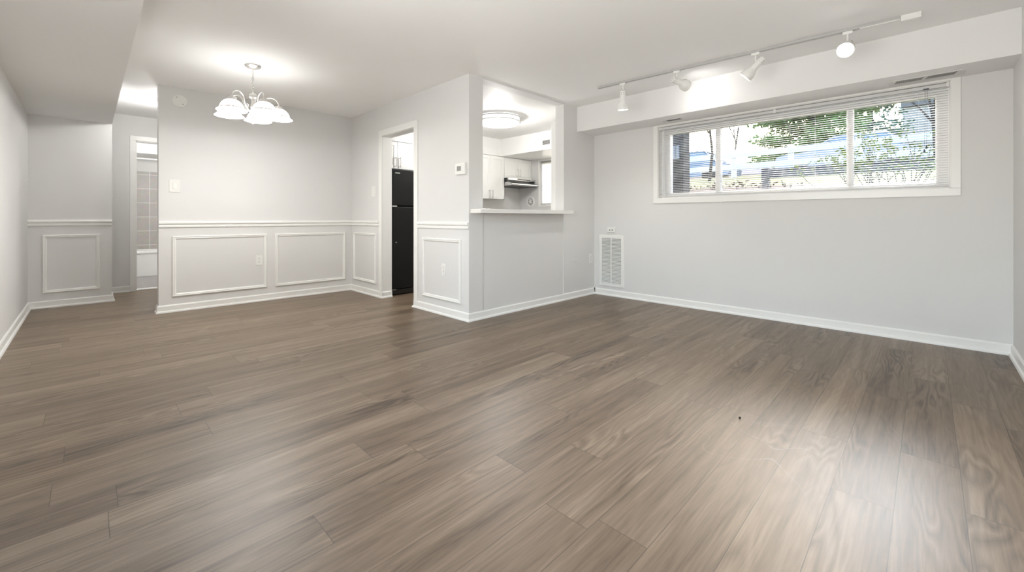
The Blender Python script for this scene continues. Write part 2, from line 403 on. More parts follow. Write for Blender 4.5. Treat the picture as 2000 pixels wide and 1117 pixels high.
def lift(p, dz): return [(o, z + dz) for o, z in p]
sweep([(XL, YF), (BH_X, YF)], lift(CR, .014), ['trim_2'], 'trim')
sweep([(.53, YB), (XK, YB), (XK, 5.008)], CR, ['trim_3', 'trim_4'], 'trim')
sweep([(XK, 4.113), (XK, YP)], lift(CR, -.008), ['trim_5'], 'trim')
PF = [(0, 0), (0, .010), (.006, .017), (.013, .017), (.017, .010), (.024, .013), (.032, .008), (.035, .003), (.035, 0)]
for i, a in enumerate([('Y', YB, -1, .642, 1.561, .163, .822), ('Y', YB, -1, 1.657, 2.546, .160, .820), ('Y', YF, -1, -.361, .103, .166, .826),
                       ('X', XK, -1, 5.092, 5.738, .163, .820), ('X', XK, -1, 3.326, 4.012, .156, .801)]):
    struct('trim_%d' % (i + 6), frame(MB(), *a, PF), 'trim')
def casing(name, axis, plane, out, a0, a1, ztop, wd, ziz, th=.016):
    mb = MB()
    def bx(p, q, z0, z1):
        if axis == 'X': mb.box(plane, plane + out * th, p, q, z0, z1, .003)
        else: mb.box(p, q, plane, plane + out * th, z0, z1, .003)
    bx(a0 - wd, a0, ziz, ztop); bx(a1, a1 + wd, ziz, ztop); bx(a0 - wd, a1 + wd, ztop, ztop + wd)
    struct(name, mb, 'trim')
casing('trim_11', 'X', XK, -1, DY0 + .004, DY1 - .004, DZ - .002, .074, .080)
casing('trim_12', 'Y', YH, -1, .475, 1.24, 2.095, .066, 0.0)
w = MB(); w.box(XK + .001, 2.765, DY1 - .006, DY1, .083, DZ); w.box(XK + .001, 2.765, DY0, DY0 + .006, .083, DZ); w.box(XK + .001, 2.765, DY0, DY1, DZ - .006, DZ)
struct('trim_13', w, 'trim')
w = MB(); w.box(.475, .483, YH + .001, 7.97, .02, 2.095); w.box(1.232, 1.24, YH + .001, 7.97, .02, 2.095); w.box(.475, 1.24, YH + .001, 7.97, 2.087, 2.095)
struct('trim_14', w, 'trim')
struct('trim_15', MB().box(.475, 1.24, 7.845, 7.97, 0.0, .018, .004), 'trim')    # bathroom threshold

# ------------------------------------------------------------------ main window
win = empty('window_1', (XW, 1.09, WZ0), kind='structure')
mb = MB(); t = .016
mb.box(XW - t, XW, WY0 - .056, WY0, WZ0, SOF_Z - .001, .003); mb.box(XW - t, XW, WY1, WY1 + .056, WZ0, SOF_Z - .001, .003)
mb.box(XW - t, XW, WY0 - .056, WY1 + .056, WZ0 - .062, WZ0, .003); mb.box(XW - t, XW, WY0, WY1, WZ1, SOF_Z - .001, .002)
mb.build('casing', 'trim', win)
mb = MB(); mb.box(XW, 4.92, WY0, WY0 + .004, WZ0, WZ1); mb.box(XW, 4.92, WY1 - .004, WY1, WZ0, WZ1); mb.box(XW, 4.92, WY0, WY1, WZ0, WZ0 + .004); mb.box(XW, 4.92, WY0, WY1, WZ1 - .004, WZ1)
mb.build('jamb_liner', 'trim', win)
G0, G1 = 1.318, 2.018; LITES = [(1.683, 2.195), (.533, 1.629), (-.043, .485)]
mb = MB(); fx0, fx1 = 4.915, 4.985
mb.box(fx0, fx1, WY0, -.043, WZ0, WZ1); mb.box(fx0, fx1, 2.195, WY1, WZ0, WZ1)
mb.box(fx0, fx1, -.043, 2.195, WZ0, G0); mb.box(fx0, fx1, -.043, 2.195, G1, WZ1)
# stepped sash beads
for a0, a1 in LITES: frame(mb, 'X', fx0, -1, a0 - .022, a1 + .022, G0 - .022, G1 + .022, [(0, -.002), (0, .008), (.018, .008), (.022, -.002)])
mb.build('sash_frame', 'vinyl', win)
MB().box(fx0, fx1, 1.629, 1.683, G0, G1, .004).build('mullion', 'vinyl', win)
MB().box(fx0, fx1, .485, .533, G0, G1, .004).build('mullion', 'vinyl', win)
mb = MB(); mb.box(4.900, fx0, 1.646, 1.660, 1.40, 1.93, .003); mb.box(4.895, fx0, 1.638, 1.666, 1.74, 1.80, .004); mb.box(4.895, fx0, 1.638, 1.666, 1.44, 1.49, .004); mb.build('latch', 'vinyl', win)
for a0, a1 in LITES: MB().box(4.945, 4.949, a0 - .01, a1 + .01, G0 - .01, G1 + .01).build('pane', 'glass', win)

# venetian blind inside the casing
bl = empty('venetian_blind', (4.86, 1.09, WZ0), 'white slatted mini blind lowered across the wide high window with its slats open', 'window blind')
by0, by1 = WY0 + .010, WY1 - .010
MB().box(4.838, 4.866, by0, by1, 2.072, 2.100, .003).build('headrail', 'blind', bl)
mb = MB(); nsl = 39; zb, zt = 1.292, 2.062
for i in range(nsl):
    z = zb + .012 + (zt - zb - .012) * i / (nsl - 1)
    prof = [(-.0125, -.0006), (-.006, .0012), (0, .0018), (.006, .0012), (.0125, -.0006)]
    A = []; tl = math.radians(4)
    top = [(4.852 + x * math.cos(tl) - y * math.sin(tl), z + x * math.sin(tl) + y) for x, y in prof]
    bot = [(x, zz - .0006) for x, zz in top[::-1]]
    mb.prism([(x, zz) for x, zz in top + bot], 1, by0 + .004, by1 - .004)
mb.build('slats', 'blind', bl)
MB().box(4.840, 4.864, by0 + .003, by1 - .003, 1.272, 1.288, .003).build('bottom_rail', 'blind', bl)
for y in (2.235, 1.46, .76, .055):
    mb = MB()
    for x in (4.8385, 4.8655): mb.tube([(x, y, 1.285), (x, y, 2.075)], .0008, 5)
    mb.build('ladder_cord', 'cord', bl)
mb = MB()
for y in (.006, .018): mb.tube([(4.834, y, 2.075), (4.833, y, 1.80), (4.832, y + .004, 1.60)], .0012, 5)
lc = mb.build('lift_cord', 'tassel', bl)
mb = MB()
for y, z in ((.010, 1.585), (.022, 1.555)): mb.lathe([(0, .03), (.004, .028), (.008, 0), (.0, -.002)], (4.832, y, z), seg=10)
mb.build('tassel', 'tassel', lc)
MB().box(4.832, 4.842, -.005, .030, 2.069, 2.079, .002).build('cord_lock', 'tassel', bl)
mb = MB(); mb.tube([(4.832, 2.228, 2.07), (4.830, 2.226, 1.9), (4.830, 2.226, 1.24)], .0028, 6); mb.build('tilt_wand', 'blind', bl)
for y in (by0 - .004, by1 - .012): MB().box(4.832, 4.868, y, y + .016, 2.066, 2.104, .003).build('end_bracket', 'white', bl)
MB().box(4.832, 4.868, 1.08, 1.10, 2.068, 2.104, .002).build('centre_bracket', 'white', bl)

# kitchen window
kw = empty('window_2', (6.1, 4.82, 1.24), kind='structure')
mb = MB(); frame(mb, 'X', 6.1, -1, 4.31, 5.322, 1.235, 2.134, [(0, 0), (0, .014), (.036, .014), (.036, 0)]); mb.build('casing', 'trim', kw)
mb = MB(); frame(mb, 'X', 6.19, -1, 4.35, 5.288, 1.27, 2.105, [(0, 0), (0, .05), (.04, .05), (.04, 0)]); mb.box(6.15, 6.19, 4.80, 4.84, 1.28, 2.1); mb.build('sash_frame', 'vinyl', kw)
MB().box(6.168, 6.172, 4.38, 5.26, 1.29, 2.09).build('pane', 'glass', kw)
kb = empty('roller_blind', (6.13, 4.82, 1.28), 'white blind drawn over the narrow bright kitchen window', 'window blind')
def sheer():
    m = bpy.data.materials.new('thin_white_blind'); m.use_nodes = True
    n, l = m.node_tree.nodes, m.node_tree.links; n.remove(n['Principled BSDF'])
    d = n.new('ShaderNodeBsdfDiffuse'); d.inputs[0].default_value = (.85, .85, .84, 1)
    t_ = n.new('ShaderNodeBsdfTranslucent'); t_.inputs[0].default_value = (.92, .92, .92, 1)
    wv = n.new('ShaderNodeTexWave'); wv.bands_direction = 'Z'; wv.inputs['Scale'].default_value = 8
    tc = n.new('ShaderNodeTexCoord'); l.new(tc.outputs['Object'], wv.inputs[0])
    mx = n.new('ShaderNodeMixShader'); l.new(math_node(n, l, 'MULTIPLY_ADD', wv.outputs['Fac'], .12, .62), mx.inputs[0])
    l.new(d.outputs[0], mx.inputs[1]); l.new(t_.outputs[0], mx.inputs[2]); l.new(mx.outputs[0], n['Material Output'].inputs[0]); return m
M['sheer'] = sheer()
mb = MB()
for i in range(36): 
    z = 1.30 + i * .0215; mb.quad((6.128, 4.365, z), (6.128, 5.275, z), (6.122, 5.275, z + .022), (6.122, 4.365, z + .022))
mb.build('slats', 'sheer', kb)
MB().box(6.112, 6.136, 4.36, 5.28, 2.075, 2.10, .002).build('headrail', 'grey', kb)
MB().box(6.116, 6.134, 4.36, 5.28, 1.285, 1.30, .002).build('bottom_rail', 'blind', kb)
for y in (5.19, 4.7): MB().tube([(6.118, y, 1.3), (6.118, y, 2.08)], .0016, 5).build('cord', 'cord', kb)

# ------------------------------------------------------------------ wall fittings
def put(mb, axis, plane, out, a0, a1, z0, z1, d0, d1, bev=0.0):
    if axis == 'X': return mb.box(plane + out * d0, plane + out * d1, a0, a1, z0, z1, bev)
    return mb.box(a0, a1, plane + out * d0, plane + out * d1, z0, z1, bev)
def base_at(axis, plane, a, z): return (plane, a, z) if axis == 'X' else (a, plane, z)
def rocker(axis, plane, out, a, z, wa, hz, label):
    e = empty('light_switch', base_at(axis, plane, a, z), label, 'light switch')
    put(MB(), axis, plane, out, a - wa / 2, a + wa / 2, z - hz / 2, z + hz / 2, 0, .006, .0025).build('cover_plate', 'switch', e)
    rk = put(MB(), axis, plane, out, a - .017, a + .017, z - .034, z + .034, .004, .008, .001).build('rocker_frame', 'switch', e)
    put(MB(), axis, plane, out, a - .014, a + .014, z - .030, z + .030, .006, .0115, .002).build('rocker', 'white', e)
def outlet(axis, plane, out, a, z, label, m='white', group=None, horizontal=False):
    e = empty('wall_outlet', base_at(axis, plane, a, z), label, 'wall outlet', group)
    wa, hz = (.122, .074) if horizontal else (.074, .122)
    put(MB(), axis, plane, out, a - wa / 2, a + wa / 2, z - hz / 2, z + hz / 2, 0, .006, .0025).build('cover_plate', m, e)
    for s in (-1, 1):
        ca, cz = (a + s * .022, z) if horizontal else (a, z + s * .022)
        rc = put(MB(), axis, plane, out, ca - .0165, ca + .0165, cz - .0145, cz + .0145, .004, .0085, .004).build('receptacle', m, e)
        sl = MB()
        for q in (-.006, .006): put(sl, axis, plane, out, ca + q - .0016, ca + q + .0016, cz - .002, cz + .008, .0075, .0090)
        put(sl, axis, plane, out, ca - .0022, ca + .0022, cz - .011, cz - .006, .0075, .0090)
        sl.build('slots', 'lcd', rc)
    put(MB(), axis, plane, out, a - .003, a + .003, z - .003, z + .003, .005, .0085, .001).build('screw', 'screw', e)
rocker('Y', YB, -1, .664, 1.367, .094, .138, 'white rocker light switch below the round cover plate on the back wall')
rocker('X', XK, -1, 5.16, 1.366, .110, .135, 'white light switch on the short wall left of the kitchen doorway')
outlet('Y', YB, -1, 1.475, .502, 'white outlet inside the larger back wall moulding panel near its right edge')
outlet('X', XK, -1, 3.618, .477, 'white outlet inside the moulding panel right of the kitchen doorway')
outlet('Y', YP, -1, 4.729, .480, 'white outlet beside the corner, nearest the tall return air grille')
e = empty('cable_jack', (4.383, YP, .47), 'wall coloured painted jack plate on the post below the counter end', 'wall jack')
put(MB(), 'Y', YP, -1, 4.346, 4.420, .405, .533, 0, .005, .0025).build('cover_plate', 'wall', e)
MB().lathe([(0, .016), (.006, .016), (.007, .006), (.012, .005), (.012, 0)], (4.383, YP - .004, .482), (0, -1, 0), 14).build('jack', 'switch', e, True)
MB().box(4.365, 4.401, YP - .010, YP - .004, .408, .424, .002).build('lower_clip', 'switch', e)
e = empty('junction_box', (XW, 2.937, .856), 'small white horizontal jack box directly above the tall return air grille', 'wall jack')
put(MB(), 'X', XW, -1, 2.880, 2.994, .826, .892, 0, .022, .004).build('box_body', 'white', e)
mb = MB()
for a in (2.955, 2.918): mb.lathe([(0, .026), (.008, .026), (.009, .02)], (XW, a, .861), (-1, 0, 0), 12)
mb.build('jack_holes', 'lcd', e)
MB().box(XW - .026, XW - .02, 2.89, 2.985, .829, .834).build('lower_lip', 'screw', e)
# round cover plate
e = empty('round_cover_plate', (.708, YB, 2.297), 'round white blank cover plate with two screws high on the back wall', 'cover plate')
MB().lathe([(.068, 0), (.068, .006), (.064, .010), (0, .011)], (.708, YB, 2.297), (0, -1, 0), 40).build('plate', 'white', e, True)
for s in (-1, 1):
    MB().lathe([(.006, 0), (.006, .003), (0, .004)], (.708 + s * .028, YB - .010, 2.297 - s * .034 + .002), (0, -1, 0), 12).build('screw', 'screw', e)
# thermostat
e = empty('thermostat', (XK, 3.315, 1.51), 'small white square thermostat with grey display near the outer corner', 'thermostat')
MB().box(XK - .028, XK, 3.238, 3.392, 1.452, 1.567, .005).build('housing', 'white', e)
d = MB().box(XK - .0295, XK - .026, 3.298, 3.362, 1.487, 1.537, .001).build('display', 'grey', e)
mb = MB()
for a in (3.348, 3.326, 3.308): mb.box(XK - .0305, XK - .029, a - .005, a + .005, 1.492, 1.532)
mb.build('display_digits', 'lcd', d)
for z in (1.540, 1.512, 1.484): MB().box(XK - .0305, XK - .027, 3.258, 3.276, z - .008, z + .006, .002).build('button', 'switch', e)
# tall return air grille
e = empty('return_air_grille', (XW, 2.94, .12), 'tall white louvred return air grille low on the window wall by the corner', 'vent grille')
mb = MB(); frame(mb, 'X', XW, -1, 2.757, 3.123, .123, .795, [(0, 0), (0, .010), (.006, .016), (.034, .016), (.040, .008), (.040, 0)]); mb.build('grille_frame', 'white', e)
MB().box(XW - .003, XW - .0005, 2.79, 3.09, .155, .765).build('backing', 'dark', e)
mb = MB(); nl = 34
for i in range(nl):
    z = .168 + i * (.752 - .168) / (nl - 1)
    mb.prism([(XW - .004, z + .006), (XW - .0035, z + .0075), (XW - .0145, z - .0035), (XW - .015, z - .005)], 1, 2.793, 3.087)
mb.build('louvers', 'white', e)
MB().box(XW - .0165, XW - .004, 2.934, 2.946, .16, .76, .001).build('centre_bar', 'white', e)
# registers under the soffit
e = empty('soffit_register', (4.65, .015, SOF_Z), 'long slotted white air register under the soffit at the right end of the window', 'air register')
MB().box(4.575, 4.735, -.20, .235, SOF_Z - .006, SOF_Z, .003).build('register_plate', 'wall', e)
mb = MB()
for y0, y1, k in ((.190, .030, 13), (.008, -.150, 13)):
    for i in range(k):
        yy = y0 + (y1 - y0) * (i + .5) / k
        mb.obox((4.632, yy, SOF_Z - .0062), (.97, .24, 0), (-.24, .97, 0), (0, 0, 1), .040, .0033, .0012)
mb.build('slots', 'ventdark', e)
e = empty('soffit_slot_vent', (4.63, 2.03, SOF_Z), 'short dark slot vent under the soffit at the left end of the window', 'air register')
mb = MB(); mb.box(4.585, 4.675, 1.935, 2.16, SOF_Z - .005, SOF_Z, .002); mb.build('register_plate', 'wall', e)
MB().box(4.604, 4.652, 1.952, 2.106, SOF_Z - .0065, SOF_Z - .004).build('slot', 'ventdark', e)

# ------------------------------------------------------------------ breakfast counter ledge
tag(MB().box(2.655, 4.140, 3.05, 3.45, 1.066, 1.108, .004).build('counter_ledge', 'counter'), 'pale laminate bar counter ledge in the kitchen pass through', 'counter')

# ------------------------------------------------------------------ lamps
def lamp(name, kind, loc, e, col, parent=None, size=.03, **kw):
    d = bpy.data.lights.new(name, kind); d.energy = e; d.color = col
    if kind in ('POINT', 'SPOT'): d.shadow_soft_size = size
    for k, v in kw.items(): setattr(d, k, v)
    o = bpy.data.objects.new(name, d); COL.objects.link(o); o.location = Vector(loc) - (ORG[parent.name] if parent else Vector((0, 0, 0)))
    if parent: o.parent = parent
    return o
CX, CY = 1.084, 4.475
ch = empty('chandelier', (CX, CY, H), 'five arm satin nickel chandelier with lit white glass bell shades', 'chandelier')
MB().lathe([(0, 0), (.066, 0), (.068, -.006), (.060, -.018), (.030, -.030), (.012, -.034), (.0, -.036)], (CX, CY, H), seg=36).build('canopy', 'lampmetal', ch, True)
mb = MB(); z = H - .036; k = 0
while z > 2.20:
    pts = []
    for i in range(12):
        a = 2 * math.pi * i / 12; u, v = .0085 * math.cos(a), .016 * math.sin(a)
        pts.append((CX + (u if k % 2 else 0), CY + (0 if k % 2 else u), z - .012 + v))
    mb.tube(pts, .0022, 6, closed=True); z -= .0245; k += 1
mb.tube([(CX, CY, H - .03), (CX + .004, CY + .003, 2.33), (CX - .003, CY, 2.25), (CX, CY, 2.18)], .0018, 5)
mb.build('chain', 'nickel', ch, True)
MB().lathe([(0, 2.195), (.006, 2.193), (.010, 2.180), (.030, 2.172), (.033, 2.165), (.033, 2.140), (.026, 2.134), (.016, 2.128), (.015, 2.070), (.020, 2.060),
            (.020, 2.045), (.015, 2.035), (.015, 1.995), (.024, 1.985), (.030, 1.975), (.030, 1.955), (.022, 1.945), (.018, 1.935), (.020, 1.925), (.010, 1.915), (.006, 1.905), (.009, 1.897), (.004, 1.889), (0, 1.887)],
           (CX, CY, 0), seg=28).build('column', 'lampmetal', ch, True)
Fv, Rv = Vector((math.cos(math.radians(YAW)), math.sin(math.radians(YAW)), 0)), Vector((math.sin(math.radians(YAW)), -math.cos(math.radians(YAW)), 0))
def bez(p, n=20):
    out = []
    for i in range(n + 1):
        t_ = i / n; q = [Vector(x) for x in p]
        while len(q) > 1: q = [a.lerp(b, t_) for a, b in zip(q, q[1:])]
        out.append(q[0])
    return out
for i in range(5):
    th = math.radians(-16 + 72 * i); d = Rv * math.sin(th) - Fv * math.cos(th); R = .215
    def at(r, zz): return Vector((CX, CY, 0)) + d * r + Vector((0, 0, zz))
    pts = bez([at(.016, 2.015), at(.06, 2.00), at(.085, 2.06), at(.095, 2.12)], 10)[:-1] + bez([at(.095, 2.12), at(.110, 2.175), at(R - .02, 2.185), at(R, 2.125), at(R, 2.085)], 16)
    arm = MB().tube(pts, .0052, 8).build('arm', 'lampmetal', ch, True)
    sc = [at(.055 + (.022 - .0009 * k) * math.cos(-1.2 + k * .32), 2.055 + (.022 - .0009 * k) * math.sin(-1.2 + k * .32)) for k in range(20)]
    MB().tube(sc, .003, 6).build('scroll', 'lampmetal', arm, True)
    c0 = at(R, 0)
    MB().lathe([(0, 2.100), (.012, 2.100), (.014, 2.092), (.034, 2.090), (.036, 2.084), (.036, 2.062), (.030, 2.060), (0, 2.060)], c0, seg=24).build('socket_cup', 'lampmetal', arm, True)
    prof = [(.030, 2.064), (.046, 2.060), (.064, 2.048), (.079, 2.030), (.089, 2.010), (.094, 1.993), (.104, 1.980), (.119, 1.968)]
    sh = MB().lathe(prof + [(r - .004, zz - .002) for r, zz in prof[::-1]], c0, seg=36).build('shade', 'shade', ch, True)
    MB().lathe([(.0945, 1.9945), (.0975, 1.9915), (.1000, 1.986), (.0975, 1.984), (.0945, 1.9945)], c0, seg=36).build('rim_band', 'brass', sh, True)
    bp_ = [(0, -.095), (.016, -.091), (.026, -.080), (.030, -.066), (.026, -.050), (.016, -.034), (.013, -.010), (0, -.008)]
    MB().lathe([(r, 2.058 + zz) for r, zz in bp_], c0, seg=20).build('bulb', 'bulb', ch, True)
    lamp('bulb_light', 'POINT', at(R, 1.985), P_CHAND, WARM, ch, .05)

# ceiling track with four heads
track_z = H
e = empty('light_track', (3.955, 1.27, H), 'long white ceiling light track with power feed running beside the soffit', 'lighting track')
TX0, TY0, TX1, TY1 = 3.90, 2.545, 4.045, .03      # runs slightly askew, as in the photograph
td = Vector((TX1 - TX0, TY1 - TY0, 0)); tl_ = td.length; td.normalize(); tn = Vector((-td.y, td.x, 0))
def on_track(s): return Vector((TX0, TY0, 0)) + td * s
mb = MB(); mc = on_track(tl_ / 2)
mb.obox((mc.x, mc.y, H - .010), td, tn, Vector((0, 0, 1)), tl_ / 2, .0175, .010, .002)
tr = mb.build('track', 'trackgrey', e)
mb = MB()
for q in (-.006, .006):
    p = mc + tn * q; mb.obox((p.x, p.y, H - .0203), td, tn, Vector((0, 0, 1)), tl_ / 2 - .02, .0014, .0005)
mb.build('groove', 'screw', tr)
p = on_track(tl_ - .055); MB().obox((p.x, p.y, H - .020), td, tn, Vector((0, 0, 1)), .052, .022, .020, .003).build('power_feed', 'white', e)
p = on_track(tl_ - .22); MB().obox((p.x, p.y, H - .0225), td, tn, Vector((0, 0, 1)), .11, .016, .003, .001).build('feed_cover', 'switch', e)
heads = [(2.255, (.10, .06, -1), 'first white track head from the left end, pointing straight down', .045, .6, 120),
         (1.70, (.86, -.32, -.22), 'second white track head from the left, turned to the soffit with vent holes showing', .05, .075, 155),
         (1.04, (-.075, .706, -.70), 'third white track head, tilted down to the left in profile', .055, .3, 105),
         (.43, (-.88, .02, -.52), 'bright lit track head facing the room, nearest the right wall', .055, 1.0, 108)]
for y, aim, lab, drop, pw, cone in heads:
    s = (TY0 - y) / (TY0 - TY1) * tl_; p = on_track(s)
    r = empty('track_spotlight', (p.x, p.y, H - .020), lab, 'spotlight', 'spotlights on the ceiling track')
    MB().obox((p.x, p.y, H - .032), td, tn, Vector((0, 0, 1)), .030, .015, .011, .002).build('adapter', 'white', r)
    a = Vector(aim).normalized(); piv = Vector((p.x, p.y, H - .042 - drop))
    MB().tube([(p.x, p.y, H - .04), piv], .0065, 10).build('stem', 'white', r, True)
    u = a.orthogonal().normalized()
    c0 = piv + a * .0 - (Vector((0, 0, 1)) - a * a.z).normalized() * .026 if abs(a.z) < .97 else piv - Vector((0, 0, .01)) + Vector((.0, .0, 0))
    b0 = c0 - a * .055 if abs(a.z) < .97 else c0 + a * .005
    shell = [(0, .0), (.024, .0), (.028, .004), (.029, .10), (.033, .112), (.048, .138), (.053, .148), (.054, .190), (.0535, .193), (.050, .190), (.049, .150), (.030, .115), (0, .112)]
    sh = MB().lathe(shell, b0, a, 32).build('lamp_shell', 'white', r, True)
    mb = MB(); u = a.orthogonal().normalized(); w_ = a.cross(u)
    for k in range(7):
        q = Vector((0, 0, 0)) if k == 6 else (u * math.cos(k * math.pi / 3) + w_ * math.sin(k * math.pi / 3)) * .017
        mb.lathe([(.0045, 0), (.0045, -.001), (0, -.001)], b0 + q, a, 8)
    for k in range(8):
        for zz in (.018, .034):
            dd = u * math.cos(k * math.pi / 4) + w_ * math.sin(k * math.pi / 4)
            mb.lathe([(.0038, 0), (.0038, .0006), (0, .0006)], b0 + a * zz + dd * .0286, dd, 8)
    mb.build('vent_holes', 'screw', sh)
    MB().lathe([(0, .186), (.030, .184), (.044, .176), (.048, .165)], b0, a, 28).build('bulb', 'spot', r, True)
    l_ = lamp('spot_light', 'SPOT', b0 + a * .20, P_TRACK * pw, NEUTRAL, r, .04, spot_size=math.radians(cone), spot_blend=1.0)
    l_.rotation_mode = 'QUATERNION'; l_.rotation_quaternion = a.to_track_quat('-Z', 'Y')

# kitchen drum light
KX, KY = 4.08, 4.30
e = empty('drum_ceiling_light', (KX, KY, H), 'large round lit drum ceiling light with two metal rings in the kitchen', 'ceiling light')
MB().lathe([(0, -.002), (.285, -.002), (.290, -.012), (.290, -.085), (.27, -.098), (.15, -.108), (0, -.110)], (KX, KY, H), seg=64).build('diffuser', 'diffuser', e, True)
for zz in (-.018, -.075):
    MB().lathe([(.291, zz + .008), (.305, zz + .008), (.305, zz - .008), (.291, zz - .008), (.291, zz + .008)], (KX, KY, H), seg=64).build('ring', 'nickel', e)
for k in range(4):
    a = math.radians(20 + 90 * k); MB().tube([(KX + .306 * math.cos(a), KY + .306 * math.sin(a), H), (KX + .306 * math.cos(a), KY + .306 * math.sin(a), H - .082)], .003, 6).build('post', 'nickel', e)
lamp('kitchen_light', 'POINT', (KX, KY, H - .22), P_KITCHEN, NEUTRAL, e, .12)

# hall ceiling lamp
e = empty('hall_ceiling_light', (.655, 6.58, H), 'lit glass hall ceiling light peeking past the back wall end', 'ceiling light')
MB().lathe([(0, 0), (.060, 0), (.060, -.010), (.052, -.014), (.052, -.022), (.046, -.026), (.046, -.034), (0, -.034)], (.655, 6.58, H), seg=28).build('canopy', 'lampmetal', e, True)
MB().lathe([(.042, -.034), (.085, -.052), (.088, -.060), (.060, -.095), (.03, -.112), (0, -.116)], (.655, 6.58, H), seg=28).build('glass_shade', 'hallglow', e, True)
lamp('hall_light', 'POINT', (.68, 6.60, H - .16), P_HALL, WARM, e, .05)

# ------------------------------------------------------------------ kitchen
def shaker(x0, x1, yf, z0, z1, parent, hx=None, hz=None, hl=.12):
    """shaker door facing -Y, front at yf"""
    mb = MB(); sw = .055
    mb.box(x0, x1, yf + .008, yf + .02, z0, z1)
    frame(mb, 'Y', yf + .008, -1, x0, x1, z0, z1, [(0, 0), (0, .008), (sw, .008), (sw + .003, .0005), (sw + .003, 0)])
    d_ = mb.build('door', 'cab', parent)
    if hx is not None:
        h_ = MB(); h_.tube([(hx, yf - .032, hz - hl / 2 - .015), (hx, yf - .032, hz + hl / 2 + .015)], .0055, 8)
        for s in (-1, 1): h_.tube([(hx, yf - .032, hz + s * hl / 2), (hx, yf, hz + s * hl / 2)], .004, 8)
        h_.build('handle', 'nickel', d_, True)
def wall_cab(x0, x1, z0, z1, label, hz, split=None, yf=5.50):
    xm = split or (x0 + x1) / 2
    e = empty('wall_cabinet', (xm, YB, z0), label, 'kitchen cabinet', 'white wall cabinets in the kitchen')
    MB().box(x0, x1, yf + .021, YB, z0, z1, .001).build('body', 'cab', e)
    shaker(x0 + .002, xm - .002, yf, z0 + .002, z1 - .002, e, xm - .036, hz); shaker(xm + .002, x1 - .002, yf, z0 + .002, z1 - .002, e, xm + .036, hz)
wall_cab(4.672, 5.352, 1.36, 2.130, 'taller white two door wall cabinet seen beside the range hood', 1.445)
wall_cab(5.356, 6.095, 1.752, 2.130, 'short white two door wall cabinet directly above the range hood', 1.865, 5.722)
wall_cab(2.80, 3.56, 1.735, 2.130, 'white two door wall cabinet above the black refrigerator', 1.83, 3.180)
# range hood
e = empty('range_hood', (5.725, YB, 1.6), 'stainless and black range hood under the short kitchen cabinet', 'range hood')
MB().box(5.358, 6.092, 5.42, YB, 1.672, 1.751, .003).build('body', 'black', e)
MB().box(5.358, 6.092, 5.400, 5.425, 1.715, 1.751, .002).build('upper_strip', 'steel', e)
mb = MB()
for k in range(12): mb.box(5.60 + k * .03, 5.622 + k * .03, 5.396, 5.401, 1.722, 1.744)
mb.build('vent_slots', 'black', e)
mb = MB(); mb.prism([(5.30, 1.628), (5.30, 1.645), (5.44, 1.690), (YB, 1.690), (YB, 1.612), (5.33, 1.612)], 0, 5.358, 6.098); mb.build('canopy', 'steel', e)
MB().box(5.42, 6.05, 5.34, 5.78, 1.603, 1.613, .002).build('filter', 'black', e)
# stove below the hood
e = empty('stove', (5.725, 5.5, 0), 'white kitchen stove below the range hood, only its backguard edge showing over the counter', 'stove')
MB().box(5.36, 6.09, 5.17, YB - .03, .02, .905, .006).build('body', 'enamel', e)
MB().box(5.36, 6.09, 5.70, YB - .005, .905, 1.150, .008).build('backguard', 'enamel', e)
MB().box(5.37, 5.62, 5.694, 5.702, 1.10, 1.148, .002).build('control_strip', 'black', e)
MB().box(5.40, 6.05, 5.152, 5.172, .22, .72, .006).build('oven_door', 'enamel', e)
for x, y in ((5.54, 5.33), (5.91, 5.33), (5.54, 5.58), (5.91, 5.58)):
    MB().tube([(x + .07 * math.cos(k * math.pi / 10), y + .07 * math.sin(k * math.pi / 10), .912) for k in range(20)], .006, 6, closed=True).build('burner_ring', 'black', e)
# exhaust fan on the outer wall
e = empty('wall_exhaust_fan', (6.1, 5.52, 1.337), 'round white wall exhaust fan beside the kitchen window', 'exhaust fan')
FY, FZ = 5.525, 1.337
MB().lathe([(.072, 0), (.108, 0), (.108, .012), (.098, .022), (.080, .022), (.074, .012), (.072, 0)], (6.1, FY, FZ), (-1, 0, 0), 36).build('ring', 'white', e, True)
MB().lathe([(0, .004), (.090, .004)], (6.1, FY, FZ), (-1, 0, 0), 30).build('backing', 'fan_grey', e)
MB().lathe([(0, .026), (.020, .026), (.028, .018), (.028, .004)], (6.1, FY, FZ), (-1, 0, 0), 24).build('hub', 'white', e, True)
for k in range(8):
    a = k * math.pi / 4 + .2; MB().obox((6.09, FY + .055 * math.cos(a), FZ + .055 * math.sin(a)), (1, 0, 0), (0, math.cos(a), math.sin(a)), (0, -math.sin(a), math.cos(a)), .003, .03, .006).build('grille_spoke', 'white', e)
# soffit register in the kitchen
e = empty('kitchen_register', (5.26, 4.5, 2.25), 'white and dark louvred air register on the kitchen soffit', 'air register')
frame(MB(), 'X', 5.26, -1, 4.33, 4.685, 2.205, 2.300, [(0, 0), (0, .006), (.012, .008), (.014, 0)]).build('register_frame', 'white', e)
MB().box(5.2575, 5.2595, 4.342, 4.50, 2.217, 2.288).build('backing', 'dark', e)
MB().box(5.2540, 5.2595, 4.505, 4.673, 2.217, 2.288, .001).build('damper_panel', 'switch', e)
mb = MB()
for k in range(4): mb.box(5.252, 5.2565, 4.344, 4.50, 2.228 + k * .0165, 2.232 + k * .0165)
mb.build('louvers', 'switch', e)
